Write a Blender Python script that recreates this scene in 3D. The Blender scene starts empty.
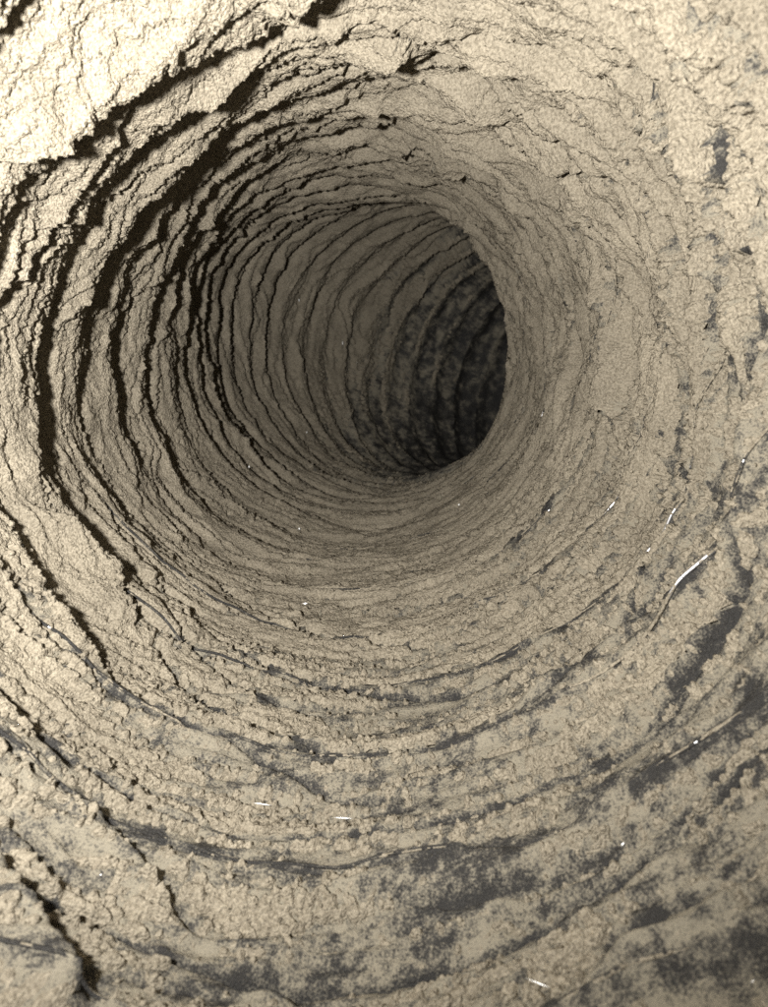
import bpy, math
import numpy as np

# ------------------------------------------------------------------ camera, world, light
R = 0.05                                   # duct radius, metres
sc = bpy.context.scene
cam_d = bpy.data.cameras.new('camera')
cam_d.sensor_fit = 'VERTICAL'; cam_d.sensor_height = 36.0; cam_d.sensor_width = 27.45
cam_d.lens = 26.0
cam_d.clip_start = 0.001; cam_d.clip_end = 20
cam_d.dof.use_dof = True; cam_d.dof.focus_distance = 0.125; cam_d.dof.aperture_fstop = 60
cam = bpy.data.objects.new('camera', cam_d); sc.collection.objects.link(cam)
cam.location = (0, 0, 0); cam.rotation_euler = (math.radians(90), 0, 0)
sc.camera = cam

w = bpy.data.worlds.new('World'); sc.world = w; w.use_nodes = True
w.node_tree.nodes['Background'].inputs[0].default_value = (0, 0, 0, 1)
w.node_tree.nodes['Background'].inputs[1].default_value = 0.0

# the phone's flash, up and to the left of its lens
fl = bpy.data.lights.new('phone_flash', 'AREA'); fl.shape = 'DISK'; fl.size = 0.006
fl.spread = math.radians(165); fl.energy = 0.385; fl.color = (1.0, 0.968, 0.915)
flo = bpy.data.objects.new('phone_flash', fl); sc.collection.objects.link(flo)
flo.location = (-0.0265, 0.010, 0.0075); flo.rotation_euler = (math.radians(115), 0, math.radians(0))

sc.view_settings.view_transform = 'Standard'; sc.view_settings.look = 'None'
sc.view_settings.exposure = 0.0; sc.view_settings.gamma = 1.0
sc.view_settings.use_curve_mapping = False
sc.cycles.max_bounces = 4; sc.cycles.diffuse_bounces = 3
sc.cycles.use_denoising = False

# ------------------------------------------------------------------ noise on the unrolled duct wall
PI2 = 2 * math.pi
_ang = np.random.RandomState(5).rand(256) * PI2
GX = np.cos(_ang).astype(np.float32); GY = np.sin(_ang).astype(np.float32)

def lat(u, v, n, j=0, seed=0):
    """gradient noise, closed round the duct: (u+n, v+j) is (u, v)"""
    iu = np.floor(u); iv = np.floor(v)
    fu = (u - iu).astype(np.float32); fv = (v - iv).astype(np.float32)
    iu = iu.astype(np.int32); iv = iv.astype(np.int32)
    su = fu * fu * fu * (fu * (fu * 6 - 15) + 10); sv = fv * fv * fv * (fv * (fv * 6 - 15) + 10)
    def g(di, dj):
        ii = iu + di; wr = ii // n; a = ii - wr * n; b = iv + dj - wr * j
        with np.errstate(over='ignore'):
            h = a * np.int32(374761393) + b * np.int32(668265263) + np.int32((seed * 144269 + 977) & 0x7fffffff)
            h = (h ^ (h >> 13)) * np.int32(1274126177)
            h = (h ^ (h >> 15)) & 255
        return GX[h] * (fu - di) + GY[h] * (fv - dj)
    a = g(0, 0); b = g(1, 0); c = g(0, 1); d = g(1, 1)
    a = a + (b - a) * su; c = c + (d - c) * su
    return (a + (c - a) * sv) * 1.5

def N(U, S, n, m, j=0, seed=0):            # n cells round, m cells per radius along, j cells of tilt
    return lat(U * n, S * m + U * j, n, j, seed)

def sstep(a, b, x):
    t = np.clip((x - a) / (b - a), 0, 1); return t * t * (3 - 2 * t)

# ------------------------------------------------------------------ the duct's axis (units of R)
X0, Z0, SZ, DB, RB, PHI, AMAX = -.13, -.15, .264, 4.38, 2.35, math.radians(17), math.radians(115)
T0 = np.array([0, 1, SZ]); T0 /= np.linalg.norm(T0)
RIGHT = np.array([1., 0, 0]); UP = np.cross(RIGHT, T0)
NB = math.cos(PHI) * RIGHT - math.sin(PHI) * UP; BB = np.cross(T0, NB)
P0 = np.array([X0, 0, Z0])
CP, SP = math.cos(PHI), math.sin(PHI)

def axis(s):
    s = np.asarray(s, float)
    aa = np.clip((s - DB) / RB, 0, AMAX); ext = np.clip(s - DB - RB * AMAX, 0, None)
    st = np.minimum(s, DB)
    ca, sa = np.cos(aa)[..., None], np.sin(aa)[..., None]
    T = ca * T0 + sa * NB; Nn = ca * NB - sa * T0
    C = P0 + st[..., None] * T0 + RB * (sa * T0 + (1 - ca) * NB) + ext[..., None] * T
    return C, T, Nn

def surf(th, s, h):
    """point on the wall: th 0 = right, 90 deg = up"""
    C, T, Nn = axis(s)
    r = (1 - h)
    cn = (np.cos(th) * CP - np.sin(th) * SP) * r     # along the bend normal
    cb = (np.cos(th) * SP + np.sin(th) * CP) * r     # along the bend binormal (which points "up")
    return C + cn[..., None] * Nn + cb[..., None] * BUP

BUP = BB if BB @ UP > 0 else -BB

# pitch of the wire helix: stretched near the mouth, closed up in the bend
_s = np.linspace(-2, 14, 8001)
_p = np.cumsum(1 / (.37 - .165 * sstep(2.8, 4.8, _s))) * (_s[1] - _s[0])
TH0 = math.radians(50)
def P_of(s): return np.interp(s, _s, _p)
OFF = P_of(1.33) + ((-math.pi / 2 - TH0) % PI2) / PI2
OFF = OFF - math.floor(OFF)
def S_of(p): return np.interp(p, _p, _s)

FOC = 727.0
def unproject(px, rad=1.0):
    """photo pixel -> (theta, s) on the wall of radius rad"""
    d = np.array([(px[0] - 384) / FOC, 1, -(px[1] - 503.5) / FOC])
    ts = np.arange(.2, 9, .008)
    pts = ts[:, None] * d
    sg = np.arange(-.5, 10, .12); C, T, Nn = axis(sg)
    D = ((pts[:, None, :] - C[None]) ** 2).sum(2)
    i = D.argmin(1)
    loc = pts - C[i]; al = (loc * T[i]).sum(1)
    ss = sg[i] + al
    C2, T2, N2 = axis(ss)
    loc = pts - C2; r = np.sqrt((loc ** 2).sum(1))
    k = np.argmax(r > rad)
    cn = (loc[k] * N2[k]).sum(); cb = (loc[k] * BUP).sum()
    return math.atan2(-cn * SP + cb * CP, cn * CP + cb * SP), ss[k]

def dents(th, s):
    dt = (th - math.radians(138) + math.pi) % PI2 - math.pi
    h = .11 * np.exp(-(dt / .85) ** 2) * sstep(.7, 2.0, s) * (1 - .8 * sstep(2.0, 5.0, s))
    h = h + .06 * np.clip(np.sin(th - .25), 0, 1) * sstep(.8, 2.2, s) * (1 - .8 * sstep(2.2, 4.4, s))
    # the kinked lip on the inner side of the bend
    dl = (th - math.radians(52) + math.pi) % PI2 - math.pi
    return h + .12 * np.exp(-(dl / 1.3) ** 4) * sstep(3.2, 4.75, s) * (1 - sstep(4.75, 5.25, s))

def unsmooth(p):
    t, s = unproject(p, .97)
    for _ in range(3): t, s = unproject(p, .985 - float(dents(np.array(t), np.array(s))))
    return t, s

def unpoly(pts):
    q = [unsmooth(p) for p in pts]
    out = [q[0]]
    for t, s in q[1:]:
        while t - out[-1][0] > math.pi: t -= PI2
        while t - out[-1][0] < -math.pi: t += PI2
        out.append((t, s))
    return np.array(out)

# fold edges: (pixels, height, width of the near flank)
FOLDS = [
 ([(-30, 175), (0, 158), (30, 138), (62, 110), (80, 94), (120, 70), (150, 53), (200, 31), (250, 12), (310, -4)], .15, .10),
 ([(-20, 45), (0, 28), (25, 12), (50, -4)], .10, .10),
 ([(-10, 318), (5, 288), (30, 252), (60, 203), (85, 163), (110, 128), (125, 98), (138, 80)], .15, .10),
 ([(122, 132), (150, 113), (180, 92), (220, 75), (260, 72), (310, 62), (340, 50), (378, 37)], .085, .09),
 ([(180, 152), (220, 135), (260, 115), (300, 98), (355, 73)], .055, .08),
 ([(36, 480), (34, 400), (40, 340), (55, 288), (85, 240), (102, 213), (150, 165), (172, 148)], .13, .09),
 ([(80, 400), (95, 336), (110, 290), (140, 245), (165, 213), (190, 190), (230, 170), (285, 150), (325, 133)], .075, .08),
 ([(112, 400), (118, 340), (133, 300), (160, 268), (200, 222), (218, 200), (275, 183), (345, 178)], .09, .08),
 ([(58, 400), (70, 430), (84, 480), (92, 525)], .06, .06),
 ([(120, 430), (112, 370), (120, 320), (150, 290)], .05, .06),
 ([(0, 500), (10, 540), (30, 582), (60, 626), (85, 656), (112, 680)], .07, .06),
 ([(22, 498), (60, 535), (100, 580), (125, 620), (135, 640)], .06, .07),
 ([(105, 500), (125, 550), (160, 590), (185, 620), (195, 640)], .035, .05),
 ([(-5, 872), (30, 918), (60, 965), (95, 1015)], .10, .08),
 ([(70, 785), (100, 820), (135, 855), (165, 890), (205, 930)], .035, .06),
 ([(255, 957), (300, 990), (330, 1010)], .03, .05),
 ([(217, 375), (237, 432), (245, 452), (275, 478), (318, 492)], .06, .10),
 ([(249, 389), (268, 420), (300, 450), (335, 478)], .05, .10),
 ([(296, 392), (310, 430), (340, 452), (368, 476)], .05, .10),
 ([(-20, 855), (5, 870), (25, 885)], .05, .05),
]
# scratches and hairline creases, and ring arcs painting the wires' thin shade: (pixels, depth, half width)
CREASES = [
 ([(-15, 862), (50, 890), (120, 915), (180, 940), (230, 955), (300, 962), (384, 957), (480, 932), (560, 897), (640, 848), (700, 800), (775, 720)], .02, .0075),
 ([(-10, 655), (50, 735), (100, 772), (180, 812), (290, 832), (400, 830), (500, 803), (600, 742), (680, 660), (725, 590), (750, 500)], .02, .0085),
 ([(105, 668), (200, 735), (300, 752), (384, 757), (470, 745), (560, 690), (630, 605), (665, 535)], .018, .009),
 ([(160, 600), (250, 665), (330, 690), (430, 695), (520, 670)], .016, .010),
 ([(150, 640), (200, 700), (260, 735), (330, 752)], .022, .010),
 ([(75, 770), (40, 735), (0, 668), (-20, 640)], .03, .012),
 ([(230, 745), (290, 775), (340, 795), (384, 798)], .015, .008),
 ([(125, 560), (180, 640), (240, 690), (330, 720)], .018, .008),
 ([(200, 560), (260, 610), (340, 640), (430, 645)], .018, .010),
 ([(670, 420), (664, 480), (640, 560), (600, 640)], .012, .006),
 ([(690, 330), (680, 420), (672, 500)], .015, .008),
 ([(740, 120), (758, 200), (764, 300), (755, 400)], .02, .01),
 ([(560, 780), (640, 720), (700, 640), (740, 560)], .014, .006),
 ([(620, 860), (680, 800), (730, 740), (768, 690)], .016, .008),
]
DRIFTS = [
 ([(384, 57), (450, 62), (519, 65), (549, 75)], .034, .10), ([(575, 84), (604, 75), (640, 66)], .012, .09),
 ([(499, 120), (534, 145), (584, 165), (624, 185)], .040, .09), ([(470, 108), (500, 126), (545, 146)], .03, .06),
 ([(664, 8), (694, 30), (724, 75), (754, 125)], .045, .09), ([(644, 130), (684, 155), (724, 215)], .04, .08),
 ([(584, 240), (609, 280), (624, 320)], .035, .08), ([(664, 190), (694, 230), (719, 280), (729, 325)], .04, .07),
 ([(549, 190), (579, 210), (604, 240)], .03, .08), ([(629, 330), (634, 396), (619, 455)], .035, .08),
 ([(684, 340), (681, 436), (667, 490)], .04, .07), ([(759, 405), (751, 486), (727, 560)], .035, .06),
 ([(554, 330), (569, 386), (557, 440)], .04, .12), ([(599, 380), (625, 436), (612, 505)], .035, .08),
 ([(420, 100), (470, 120), (520, 160)], .03, .08), ([(400, 150), (460, 160), (500, 185), (540, 225)], .035, .09),
 ([(560, 480), (540, 520), (500, 550)], .03, .09), ([(590, 520), (560, 580), (500, 620)], .03, .07),
 ([(640, 600), (590, 660), (520, 700)], .028, .06), ([(700, 700), (640, 770), (560, 810)], .03, .05),
 ([(350, 850), (430, 858), (520, 845)], .028, .05), ([(540, 905), (620, 880), (690, 830)], .03, .05),
 ([(380, 900), (450, 900), (520, 885)], .025, .04), ([(600, 960), (680, 930), (760, 880)], .03, .05)]
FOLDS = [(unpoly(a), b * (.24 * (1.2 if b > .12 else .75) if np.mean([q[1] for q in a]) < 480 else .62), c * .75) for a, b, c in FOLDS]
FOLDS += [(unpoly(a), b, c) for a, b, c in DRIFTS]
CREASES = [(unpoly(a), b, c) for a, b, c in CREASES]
# bare film: (pixel, length round, width along, tilt, depth of the hole in the dust)
BARE = [((470, 862), .16, .035, -.1, 1.), ((455, 885), .12, .02, .1, .9), ((380, 930), .14, .03, 0, .8), ((660, 905), .06, .06, .3, .9),
        ((640, 930), .05, .05, 0, .7), ((560, 885), .08, .02, .2, .5), ((540, 508), .02, .05, .2, 1.2), ((605, 770), .08, .03, .3, .8),
        ((600, 605), .05, .05, 0, .8), ((570, 800), .05, .05, 0, .7), ((400, 600), .06, .04, 0, .5), ((700, 690), .1, .03, .2, .8),
        ((445, 153), .06, .02, 0, .9), ((369, 203), .10, .06, .2, 1.5), ((300, 835), .3, .022, 0, .9), ((500, 800), .2, .02, 0, .5),
        ((290, 950), .25, .03, 0, .9), ((60, 850), .12, .05, 0, .7), ((150, 830), .2, .025, 0, .7), ((20, 990), .1, .03, 0, .5),
        ((725, 25), .08, .06, 0, .5), ((530, 145), .08, .02, .3, .5), ((600, 170), .09, .02, .4, .6), ((735, 280), .1, .03, .3, .6),
        ((690, 370), .05, .02, 0, .5), ((665, 380), .03, .02, 0, .7), ((640, 420), .03, .02, 0, .5), ((590, 560), .06, .02, .2, .5),
        ((410, 480), .2, .04, 0, .4), ((470, 345), .12, .1, 0, .8), ((430, 400), .12, .1, 0, .9), ((480, 420), .2, .2, 0, .8),
        ((345, 60), .07, .02, .1, .7), ((295, 130), .06, .02, .1, .7), ((190, 700), .15, .03, 0, .5), ((560, 690), .12, .02, .1, .6),
        ((700, 880), .14, .02, .1, .6), ((740, 830), .1, .02, .1, .6), ((250, 880), .15, .02, 0, .5), ((740, 960), .12, .03, 0, .6)]
BARE = [(unsmooth(a),) + tuple(t) for a, *t in BARE]

def seg_field(X, Y, poly):
    """signed distance to a polyline (positive on the deeper side) and how far along it"""
    best = np.full(X.shape, 9., np.float32); sd = best.copy(); al = np.zeros_like(best)
    L = np.hypot(*np.diff(poly, axis=0).T); tot = L.sum(); c = 0
    for (a, b), l in zip(zip(poly[:-1], poly[1:]), L):
        d = (b - a) / l; nrm = np.array([-d[1], d[0]])
        if nrm[1] < 0: nrm = -nrm
        rx = X - a[0]; ry = Y - a[1]
        t = np.clip((rx * d[0] + ry * d[1]), 0, l)
        dx = rx - t * d[0]; dy = ry - t * d[1]; q = np.hypot(dx, dy)
        m = q < best
        best[m] = q[m]; sd[m] = (np.sign(dx * nrm[0] + dy * nrm[1]) * q)[m]; al[m] = ((c + t) / tot)[m]
        c += l
    return sd, al

def relief(th, s):
    """height of the wall towards the axis and depth of the dust, in radii"""
    th = th.astype(np.float32); s = s.astype(np.float32)
    U = (((th - TH0) / PI2) % 1.0).astype(np.float32)
    Pm = P_of(s).astype(np.float32)
    p = Pm + U
    left = .5 + .5 * np.cos(th - math.radians(165)); left = left ** 1.3
    lolf = np.exp(-(((th - math.radians(228) + math.pi) % PI2 - math.pi) / .75) ** 2)      # low on the left
    left = left * (1 - .45 * lolf * (1 - sstep(2.2, 3.2, s)))
    lowr = .5 + .5 * np.cos(th - math.radians(-55))
    deep = sstep(3.5, 5.2, s)
    # general unevenness of a soft duct
    h = .045 * N(U, s, 4, .8, 0, 1) + .034 * N(U, s, 9, 2.4, -2, 2)
    # pleats: film sags outward between the wires
    pf = p - OFF; pf = pf - np.floor(pf)
    # the wall is pushed in where it is creased, up and to the left
    h = h + (1 - sstep(2.4, 3.4, s)) * (.35 + .65 * lolf) * sstep(-.2, .5, -np.sin(th)) * (.003 * np.exp(-((1 - pf) / .09) ** 2))
    h = h + dents(th, s)
    h = h - (.050 + .02 * N(U, s, 6, 1, 0, 3)) * np.sin(math.pi * pf) ** 2 * (1 - .35 * lowr)
    # ledges of folded film and caked dust, steep on the deep side
    wob = 1.0 * N(U, s, 3, .9, 0, 9) + .8 * N(U, s, 6, 1.6, 1, 4) + .34 * N(U, s, 19, 5, -9, 5)
    jag = .06 * N(U, s, 60, 11, 0, 6) + .05 * N(U, s, 170, 30, 0, 7) + .04 * N(U, s, 330, 55, 0, 8)
    g2 = N(U, s, 40, 9, 0, 12)
    for k, j, A, ga, pw, sd in ((1.9, 2, .022, .45, 1.6, 11), (4.1, 3, .027, .6, 1.3, 21), (7.3, 5, .022, .5, 1.2, 25)):
        q = k * Pm + j * U + wob * (k * .8) + jag * k * .38
        c = np.floor(q); fr = q - c
        amp = np.clip(.3 + 1.3 * lat(U * 8 + c * 0, c + .5, 8, j, sd) + .4 * g2, 0, 1.2)
        w_ = .07 * k / 1.9
        h = h + A * (ga * .35 + .95 * left) * (1 - .35 * deep * (1 - left)) * amp * fr ** pw * (1 - sstep(1 - w_, 1, fr))
    # diagonal swirls of dust on the right and the top
    sw = N(U, s, 7, 6, -9, 31) + .6 * N(U, s, 14, 12, -22, 32)
    st = N(U, s, 11, 15, -30, 33) + .7 * N(U, s, 20, 27, -45, 34) + .4 * N(U, s, 36, 42, -40, 35)
    wtop = np.exp(-(((th - math.radians(45) + math.pi) % PI2 - math.pi) / 1.15) ** 4)      # top and right
    low = 1 - wtop
    stb = N(U, s, 7, 13, -2, 133) + .7 * N(U, s, 15, 27, -5, 134) + .5 * N(U, s, 34, 44, -6, 135)
    st = st * wtop + stb * low
    h = h + (.040 * wtop + .010 * (1 - left) + .006) * sw * (1 - .6 * deep) + (.012 * (1 - left) + .014 * wtop + .002) * st * (1 - .4 * deep)
    # slanting ridges of dust across the top and the right wall
    slit = np.zeros_like(h)
    for k, j, A, n_, sd in ((1.3, -8, .062, 16, 36), (2.3, -13, .044, 24, 37), (4.2, -18, .022, 36, 38)):
        q = k * Pm + j * U + .9 * k * .5 * N(U, s, 8, 2.2, -4, sd + 10) + .3 * N(U, s, 26, 7, -9, sd + 20) + .12 * N(U, s, 90, 18, 0, sd + 30) + .08 * N(U, s, 240, 42, 0, sd + 40)
        c = np.floor(q); fr = q - c
        amp = np.clip(.15 + 1.5 * lat(U * n_, c + .5, n_, j, sd), 0, 1.1) * wtop * (1 - .75 * deep)
        h = h + A * amp * fr ** 1.4 * (1 - sstep(.88, 1, fr))
        slit = slit + amp * np.exp(-((fr - np.round(fr)) / .10) ** 2) * min(1, A / .03)
    # wrinkles of the film itself
    wr = (1 - np.abs(N(U, s, 9, 11, -5, 41))) ** 7
    wr2 = (1 - np.abs(N(U, s, 16, 17, 7, 42))) ** 9
    h = h + .012 * wr + .008 * wr2
    # drawn folds and creases
    X = th + (.004 * N(U, s, 150, 24, 0, 51) + .008 * N(U, s, 40, 7, 0, 52)).astype(np.float32)
    Y = s + (.0045 * N(U, s, 170, 27, 0, 53) + .0045 * N(U, s, 330, 52, 0, 55) + .011 * N(U, s, 45, 8, 0, 54)).astype(np.float32)
    dark = np.zeros_like(h); Xj, Yj = X, Y; Xc = th + .15 * (X - th); Yc = s + .15 * (Y - s)
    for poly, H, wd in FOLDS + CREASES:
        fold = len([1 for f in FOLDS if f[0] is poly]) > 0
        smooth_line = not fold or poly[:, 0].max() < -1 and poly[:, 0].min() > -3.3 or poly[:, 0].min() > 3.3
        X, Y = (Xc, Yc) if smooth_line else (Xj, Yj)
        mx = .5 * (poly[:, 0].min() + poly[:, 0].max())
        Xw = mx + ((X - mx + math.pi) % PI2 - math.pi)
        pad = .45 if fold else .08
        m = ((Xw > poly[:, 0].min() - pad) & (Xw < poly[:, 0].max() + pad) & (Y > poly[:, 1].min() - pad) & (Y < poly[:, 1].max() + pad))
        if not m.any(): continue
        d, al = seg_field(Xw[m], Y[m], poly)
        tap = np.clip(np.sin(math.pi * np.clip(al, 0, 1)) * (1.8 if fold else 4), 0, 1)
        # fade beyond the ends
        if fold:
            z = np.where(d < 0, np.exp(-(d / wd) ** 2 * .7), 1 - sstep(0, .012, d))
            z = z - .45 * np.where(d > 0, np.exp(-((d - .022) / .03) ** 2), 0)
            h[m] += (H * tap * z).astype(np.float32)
            dark[m] += (np.exp(-((d - .02) / .022) ** 2) * tap * min(1, H / .02)).astype(np.float32)  # dust stripped on the deep side, painting in the fold's shadow
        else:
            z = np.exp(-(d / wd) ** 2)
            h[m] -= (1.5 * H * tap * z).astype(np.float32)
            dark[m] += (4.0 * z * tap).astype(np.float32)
    # dust: deep on the left and on top, thin and patchy low on the right
    rt = .5 + .5 * np.cos(th - math.radians(-25))
    D = .66 - .60 * lowr ** 1.3 * (1 - .6 * sstep(1.7, 2.6, s)) - .26 * rt ** 2 * (1 - sstep(2.6, 3.6, s)) - .08 * deep - 1.6 * sstep(4.8, 7.1, s + .5 * np.cos(th + .6) + .3 * N(U, s, 14, 4, 0, 66))  # dust stripped far round the bend, painting its darkness in black film
    D = D - .45 * np.clip(-st, 0, 1) * (1 - left) + .15 * np.clip(st, 0, 1)
    D = D + .30 * N(U, s, 6, 9, 2, 61) + .34 * N(U, s, 13, 19, -5, 62) + .30 * N(U, s, 38, 30, -12, 63) + (.30 + .2 * rt) * N(U, s, 180, 42, -60, 64) + (.32 + .2 * rt) * N(U, s, 430, 80, -60, 65)
    D = D - .24 * lolf * (1 - sstep(1.5, 2.2, s))
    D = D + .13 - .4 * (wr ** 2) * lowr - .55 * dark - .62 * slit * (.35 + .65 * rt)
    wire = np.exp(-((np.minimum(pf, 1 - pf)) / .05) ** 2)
    D = D - .45 * wire * lowr - .45 * np.exp(-((pf - .968) / .017) ** 2) * sstep(-.05, .5, .5 + .5 * np.cos(th - math.radians(-72)) - .35) * (1 - sstep(2.2, 3.0, s))  # narrow bare line beside each wire paints its shade
    for (bt, bs), lx, ly, tl, dp in BARE:
        dx = (th - bt + math.pi) % PI2 - math.pi; dy = s - bs - tl * dx
        D = D - dp * (.6 if ly < .1 and lx > .04 else 1) * np.exp(-np.minimum((dx / lx) ** 2 + (dy / ly) ** 2, 30))
    D = D + .38 * sstep(5.0, 5.8, s) * np.exp(-(np.minimum(pf, 1 - pf) / .10) ** 2)
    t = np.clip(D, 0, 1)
    cl = np.abs(N(U, s, 60, 10.5, 2, 71)) * .014 + np.abs(N(U, s, 130, 21, 0, 72)) * .010 + N(U, s, 260, 42, 0, 73) * .0045 + N(U, s, 420, 66, 0, 74) * .0030
    cl = cl * (.14 + .28 * left) + ((.5 + .5 * left) * (np.abs(N(U, s, 300, 50, 0, 75)) * .0055 + N(U, s, 560, 90, 0, 76) * .004))
    cr = np.exp(-(N(U, s, 17, 7, 3, 81) / .035) ** 2) * sstep(-.1, .3, N(U, s, 9, 2, 0, 82)) + \
         np.exp(-(N(U, s, 33, 15, -6, 83) / .05) ** 2) * sstep(0, .35, N(U, s, 10, 3, 0, 84))
    film = h - .03 * sstep(.08, .30, D)
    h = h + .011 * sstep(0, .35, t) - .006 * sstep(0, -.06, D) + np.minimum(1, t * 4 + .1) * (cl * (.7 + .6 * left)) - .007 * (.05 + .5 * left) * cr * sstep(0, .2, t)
    lowh = sstep(-.05, .5, .5 + .5 * np.cos(th - math.radians(-72)) - .35) * (1 - sstep(2.6, 3.4, s)) * (.6 + .4 * lolf)
    gr = lowh * .016 * np.exp(-((pf - .968) / .016) ** 2)
    return h - gr, D, film - gr

# ------------------------------------------------------------------ materials
def mat(name):
    m = bpy.data.materials.new(name); m.use_nodes = True
    nt = m.node_tree; return m, nt, nt.nodes['Principled BSDF']

def noise(nt, scale, detail=3, rough=.55, co=None):
    n = nt.nodes.new('ShaderNodeTexNoise'); n.inputs['Scale'].default_value = scale
    n.inputs['Detail'].default_value = detail; n.inputs['Roughness'].default_value = rough
    if co: nt.links.new(co, n.inputs['Vector'])
    return n

def ramp(nt, src, stops):
    r = nt.nodes.new('ShaderNodeValToRGB'); el = r.color_ramp.elements
    while len(el) < len(stops): el.new(.5)
    for e, (p, c) in zip(el, stops): e.position = p; e.color = (*c, 1)
    nt.links.new(src, r.inputs[0]); return r

def dust_material(name):
    m, nt, b = mat(name); L = nt.links.new
    co = nt.nodes.new('ShaderNodeTexCoord').outputs['Object']
    big = noise(nt, 90, 4, .6, co); r1 = ramp(nt, big.outputs[0], [(.25, (.215, .190, .149)), (.75, (.318, .281, .220))])
    fine = noise(nt, 2600, 3, .6, co); r2 = ramp(nt, fine.outputs[0], [(.36, (.66, .65, .63)), (.6, (1.12, 1.12, 1.11))])
    mx = nt.nodes.new('ShaderNodeMixRGB'); mx.blend_type = 'MULTIPLY'; mx.inputs[0].default_value = 1
    L(r1.outputs[0], mx.inputs[1]); L(r2.outputs[0], mx.inputs[2])
    L(mx.outputs[0], b.inputs['Base Color'])
    b.inputs['Roughness'].default_value = 1; b.inputs['Specular IOR Level'].default_value = .05
    g1 = noise(nt, 1900, 4, .65, co); v = nt.nodes.new('ShaderNodeTexVoronoi'); v.inputs['Scale'].default_value = 3200; L(co, v.inputs['Vector'])
    ad = nt.nodes.new('ShaderNodeMath'); ad.operation = 'SUBTRACT'; L(g1.outputs[0], ad.inputs[0])
    mu = nt.nodes.new('ShaderNodeMath'); mu.operation = 'MULTIPLY'; mu.inputs[1].default_value = .45; L(v.outputs['Distance'], mu.inputs[0]); L(mu.outputs[0], ad.inputs[1])
    bp = nt.nodes.new('ShaderNodeBump'); bp.inputs['Strength'].default_value = 1; bp.inputs['Distance'].default_value = .0005
    L(ad.outputs[0], bp.inputs['Height']); L(bp.outputs[0], b.inputs['Normal'])
    return m

def film_material(name, dusty=.62, rough=.50):
    m, nt, b = mat(name); L = nt.links.new
    co = nt.nodes.new('ShaderNodeTexCoord').outputs['Object']
    sp = noise(nt, 3600, 3, .75, co); pt = noise(nt, 240, 3, .6, co)
    ad = nt.nodes.new('ShaderNodeMath'); ad.operation = 'ADD'; L(sp.outputs[0], ad.inputs[0])
    sc_ = nt.nodes.new('ShaderNodeMath'); sc_.operation = 'MULTIPLY_ADD'; sc_.inputs[1].default_value = .9; sc_.inputs[2].default_value = -.45
    L(pt.outputs[0], sc_.inputs[0])
    at = nt.nodes.new('ShaderNodeAttribute'); at.attribute_name = 'thin_dust'
    a2 = nt.nodes.new('ShaderNodeMath'); a2.operation = 'MULTIPLY_ADD'; a2.inputs[1].default_value = .22
    L(at.outputs['Fac'], a2.inputs[0]); L(sc_.outputs[0], a2.inputs[2]); L(a2.outputs[0], ad.inputs[1])
    c = .50 + (.5 - dusty) * .4
    r = ramp(nt, ad.outputs[0], [(c - .06, (.026, .025, .024)), (c + .04, (.085, .079, .067)), (c + .20, (.23, .207, .160))])
    L(r.outputs[0], b.inputs['Base Color'])
    b.inputs['Specular IOR Level'].default_value = .32
    rr = ramp(nt, ad.outputs[0], [(c - .05, (rough,) * 3), (c + .08, (.95,) * 3)]); L(rr.outputs[0], b.inputs['Roughness'])
    bp = nt.nodes.new('ShaderNodeBump'); bp.inputs['Strength'].default_value = .9; bp.inputs['Distance'].default_value = .00035
    L(sp.outputs[0], bp.inputs['Height']); L(bp.outputs[0], b.inputs['Normal'])
    return m

M_DUST = dust_material('caked_dust')
M_FILM = film_material('black_film')
M_WIRE = film_material('wire_sheath', .3, .45)
m, nt, b = mat('bare_wire'); b.inputs['Base Color'].default_value = (.62, .62, .64, 1); b.inputs['Metallic'].default_value = .8; b.inputs['Roughness'].default_value = .33
M_BARE = m
m, nt, b = mat('glint_sheen'); b.inputs['Base Color'].default_value = (.75, .75, .74, 1); b.inputs['Roughness'].default_value = .42; b.inputs['Metallic'].default_value = .6  # pale shiny stand-in for highlights on the film
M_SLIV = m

# ------------------------------------------------------------------ mesh helpers
def mesh(name, V, F, mats, mi=None, smooth=True):
    me = bpy.data.meshes.new(name)
    V = np.ascontiguousarray(V, np.float32); F = np.ascontiguousarray(F, np.int32); k = F.shape[1]
    me.vertices.add(len(V)); me.vertices.foreach_set('co', V.ravel())
    me.loops.add(F.size); me.loops.foreach_set('vertex_index', F.ravel())
    me.polygons.add(len(F)); me.polygons.foreach_set('loop_start', np.arange(0, F.size, k, dtype=np.int32))
    if smooth: me.polygons.foreach_set('use_smooth', np.ones(len(F), bool))
    for x in mats: me.materials.append(x)
    if mi is not None: me.polygons.foreach_set('material_index', np.ascontiguousarray(mi, np.int32))
    me.update(calc_edges=True); return me

def obj(name, me, parent=None):
    o = bpy.data.objects.new(name, me); sc.collection.objects.link(o)
    if parent: o.parent = parent
    return o

def subset(V, F):
    used = np.zeros(len(V), bool); used[F.ravel()] = True
    idx = np.cumsum(used) - 1
    return V[used], idx[F]

# ------------------------------------------------------------------ the duct
duct = obj('flexible_duct', None)
duct['label'] = 'flexible black film duct seen from inside, caked with beige dust, bending right'
duct['category'] = 'duct'

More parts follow.
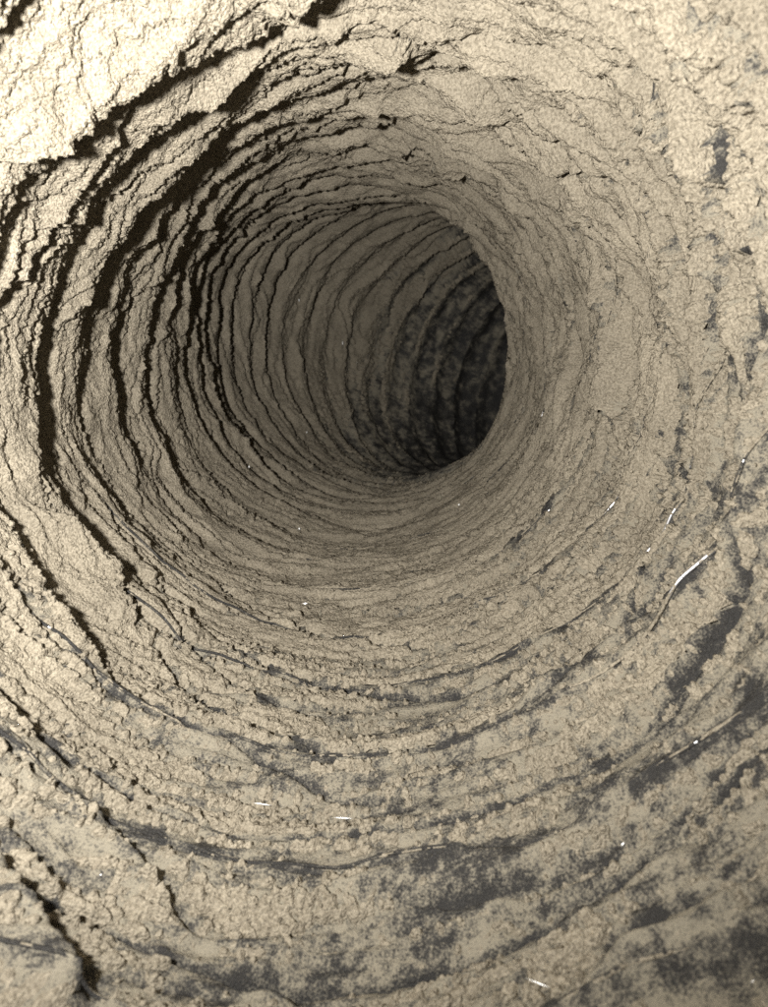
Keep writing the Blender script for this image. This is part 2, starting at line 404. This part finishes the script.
rng = np.random.RandomState(3)
crumb_pos = []; crumb_nrm = []; crumb_size = []
k0 = math.ceil(P_of(.05) + 1 + OFF - OFF); k1 = math.floor(P_of(8.6))
for k in range(k0, k1):
    p_lo = k + OFF; s_mid = float(S_of(p_lo + .5 - .5))
    if s_mid < .3 or s_mid > 8.8: continue
    ds = min(max(.0034 * s_mid / 1.28, .0031), .0105)
    if s_mid < .85 or s_mid > 6.8: ds = .015
    wid = float(S_of(p_lo + .5) - S_of(p_lo - .5))
    npp = 2 * max(4, int(wid / ds / 2)); nth = 1600 if s_mid < 2.6 else (1100 if s_mid < 4 else 780)
    if s_mid < .85: nth = 700
    uu = np.linspace(0, 1, nth + 1); pp = np.linspace(0, 1, npp + 1) + p_lo
    UU, PP = np.meshgrid(uu, pp)
    SS = S_of(PP - UU); TH = TH0 + PI2 * UU
    h, D, film = relief(TH, SS)
    V = surf(TH, SS, h) * R
    Vf = V.reshape(-1, 3)
    def grid(nr, nc):
        i, j = np.meshgrid(np.arange(nr - 1), np.arange(nc - 1), indexing='ij'); a = (i * nc + j).ravel()
        return np.stack([a, a + 1, a + nc + 1, a + nc], 1)
    F = grid(npp + 1, nth + 1)
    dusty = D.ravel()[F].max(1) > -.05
    fs = (slice(None, None, 2), slice(None, None, 2))
    VF = surf(TH[fs], SS[fs], film[fs]) * R
    me = mesh('pleat', VF.reshape(-1, 3), grid(*VF.shape[:2]), [M_FILM])
    at = me.attributes.new('thin_dust', 'FLOAT', 'POINT')
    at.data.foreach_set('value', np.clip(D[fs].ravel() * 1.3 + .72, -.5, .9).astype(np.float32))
    pleat = obj('pleat', me, duct)
    if dusty.any():
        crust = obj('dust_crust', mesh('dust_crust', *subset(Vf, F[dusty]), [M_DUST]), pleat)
        crust['label'] = 'caked beige dust on the black film'; crust['kind'] = 'stuff'
    # places for loose crumbs
    if .85 < s_mid < 5.5:
        cnt = int(5200 * min(1, 1.6 / s_mid))
        ii = rng.randint(1, npp - 1, cnt); jj = rng.randint(1, nth - 1, cnt)
        ok = D[ii, jj] > -.25 - 1.1 * rng.rand(cnt) ** 2; ii, jj = ii[ok], jj[ok]
        C, T, Nn = axis(SS[ii, jj])
        crumb_pos.append(V[ii, jj]); nn = C * R - V[ii, jj]; crumb_nrm.append(nn / np.linalg.norm(nn, axis=1)[:, None])
    # the wire along this pleat's near edge
    nw = 1000 if s_mid < 3 else 300
    u1 = np.linspace(0, 1, nw + 1); s1 = S_of(p_lo - u1); t1 = TH0 + PI2 * u1
    hw = np.zeros(nw + 1, np.float32)
    for e in (-.02, -.01, 0, .01, .02): hw += relief(t1 + e, s1)[0] / 5
    ker = np.ones(9) / 9; hw = np.convolve(np.pad(hw, 4, mode='edge'), ker, 'valid')
    lowr = .5 + .5 * np.cos(t1 - math.radians(-35))
    rw = .0044
    lift = -.020 + .0205 * sstep(.4, .85, lowr) + .010 * lat(u1 * 22, u1 * 0 + k * 3.3, 22, 0, 91)
    lift = lift + (.013 if 1.9 < s_mid < 2.6 else 0) * np.exp(-((((np.degrees(t1) + 180) % 360 - 180) + 28) / 16) ** 2)
    arc = np.exp(-((((np.degrees(t1) + 180) % 360 - 180) + 112) / 46) ** 4) * (1.0 if s_mid < 2.9 else 0.)      # dark sheath along the bottom, painting the rings' thin shade lines
    lift = lift * (1 - arc) + .0045 * arc
    ctr = surf(t1, s1, hw + lift); C, T, Nn = axis(s1)
    inn = C - ctr; inn /= np.linalg.norm(inn, axis=1)[:, None]
    al = np.arange(8) / 8 * PI2
    W = ctr[:, None, :] + rw * (np.cos(al)[None, :, None] * inn[:, None, :] + np.sin(al)[None, :, None] * T[:, None, :])
    i, j = np.meshgrid(np.arange(nw), np.arange(8), indexing='ij'); jn = (j + 1) % 8
    F = np.stack([i * 8 + j, i * 8 + jn, (i + 1) * 8 + jn, (i + 1) * 8 + j], -1).reshape(-1, 4)
    uw, vw = np.meshgrid(u1[:-1], np.arange(8), indexing='ij')
    nz = lat(uw * 40, vw * .25 + k * 7.7, 40, 0, 92) + .8 * lat(uw * 170, vw * .7 + k * 7.7, 170, 0, 93) + .6 * lat(uw * 420, vw * 1.3 + k * 7.7, 420, 0, 94)
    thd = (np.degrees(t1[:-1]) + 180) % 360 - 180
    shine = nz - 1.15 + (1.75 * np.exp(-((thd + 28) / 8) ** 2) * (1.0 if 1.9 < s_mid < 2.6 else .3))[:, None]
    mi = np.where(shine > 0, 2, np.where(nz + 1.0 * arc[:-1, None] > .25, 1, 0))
    obj('wire_turn', mesh('wire_turn', W.reshape(-1, 3) * R, F, [M_DUST, M_WIRE, M_BARE], mi.ravel()), duct)

# ------------------------------------------------------------------ pale slivers added as glints, turned to face flash and lens
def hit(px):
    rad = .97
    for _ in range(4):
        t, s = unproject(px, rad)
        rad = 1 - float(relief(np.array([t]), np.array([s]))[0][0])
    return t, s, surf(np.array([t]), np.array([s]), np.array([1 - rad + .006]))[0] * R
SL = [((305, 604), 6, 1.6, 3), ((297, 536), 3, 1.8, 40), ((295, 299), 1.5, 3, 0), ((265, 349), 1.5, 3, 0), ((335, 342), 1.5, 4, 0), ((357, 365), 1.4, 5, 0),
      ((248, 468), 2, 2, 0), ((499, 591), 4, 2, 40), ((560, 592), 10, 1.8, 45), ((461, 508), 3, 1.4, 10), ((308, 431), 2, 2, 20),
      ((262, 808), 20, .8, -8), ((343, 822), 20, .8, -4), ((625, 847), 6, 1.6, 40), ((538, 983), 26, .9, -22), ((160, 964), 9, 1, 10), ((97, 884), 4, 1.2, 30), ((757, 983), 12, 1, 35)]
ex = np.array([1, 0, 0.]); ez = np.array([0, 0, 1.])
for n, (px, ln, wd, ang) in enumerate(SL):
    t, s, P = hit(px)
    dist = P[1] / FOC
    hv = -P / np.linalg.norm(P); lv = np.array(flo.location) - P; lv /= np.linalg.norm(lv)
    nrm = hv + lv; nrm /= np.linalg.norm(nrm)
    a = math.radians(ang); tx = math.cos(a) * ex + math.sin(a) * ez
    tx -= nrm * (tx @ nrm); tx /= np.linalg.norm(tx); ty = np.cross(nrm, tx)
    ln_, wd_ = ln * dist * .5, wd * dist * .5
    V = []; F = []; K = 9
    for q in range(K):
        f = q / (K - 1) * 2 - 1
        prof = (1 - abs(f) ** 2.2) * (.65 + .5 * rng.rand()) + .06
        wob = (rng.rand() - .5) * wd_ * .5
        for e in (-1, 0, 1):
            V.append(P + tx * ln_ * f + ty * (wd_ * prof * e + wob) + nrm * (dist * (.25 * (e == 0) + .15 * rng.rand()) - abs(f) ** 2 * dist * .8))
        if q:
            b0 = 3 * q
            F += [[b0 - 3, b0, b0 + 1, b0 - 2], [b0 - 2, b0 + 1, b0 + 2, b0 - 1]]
    o = obj('glint_sliver', mesh('glint_sliver', np.array(V), np.array(F), [M_SLIV]), duct)

# ------------------------------------------------------------------ loose crumbs of dust, one mass
CP_ = np.concatenate(crumb_pos); CN = np.concatenate(crumb_nrm); n = len(CP_)
oct_v = np.array([[1, 0, 0], [-1, 0, 0], [0, 1, 0], [0, -1, 0], [0, 0, 1], [0, 0, -1]], float)
oct_f = np.array([[0, 2, 4], [2, 1, 4], [1, 3, 4], [3, 0, 4], [2, 0, 5], [1, 2, 5], [3, 1, 5], [0, 3, 5]])
size = (.0012 + .0034 * rng.rand(n) ** 4) * R
V = CP_[:, None, :] + CN[:, None, :] * size[:, None, None] * .35 + oct_v[None] * size[:, None, None] * (.55 + .8 * rng.rand(n, 6, 1)) + (rng.rand(n, 6, 3) - .5) * size[:, None, None] * .7
F = (oct_f[None] + 6 * np.arange(n)[:, None, None]).reshape(-1, 3)
crumbs = obj('dust_crumbs', mesh('dust_crumbs', V.reshape(-1, 3), F, [M_DUST], smooth=False))
crumbs['kind'] = 'stuff'; crumbs['category'] = 'dust'; crumbs['label'] = 'loose beige dust crumbs strewn over the inside of the duct'

print('tris', sum(len(o.data.loops) - 2 * len(o.data.polygons) for o in sc.objects if o.type == 'MESH'))
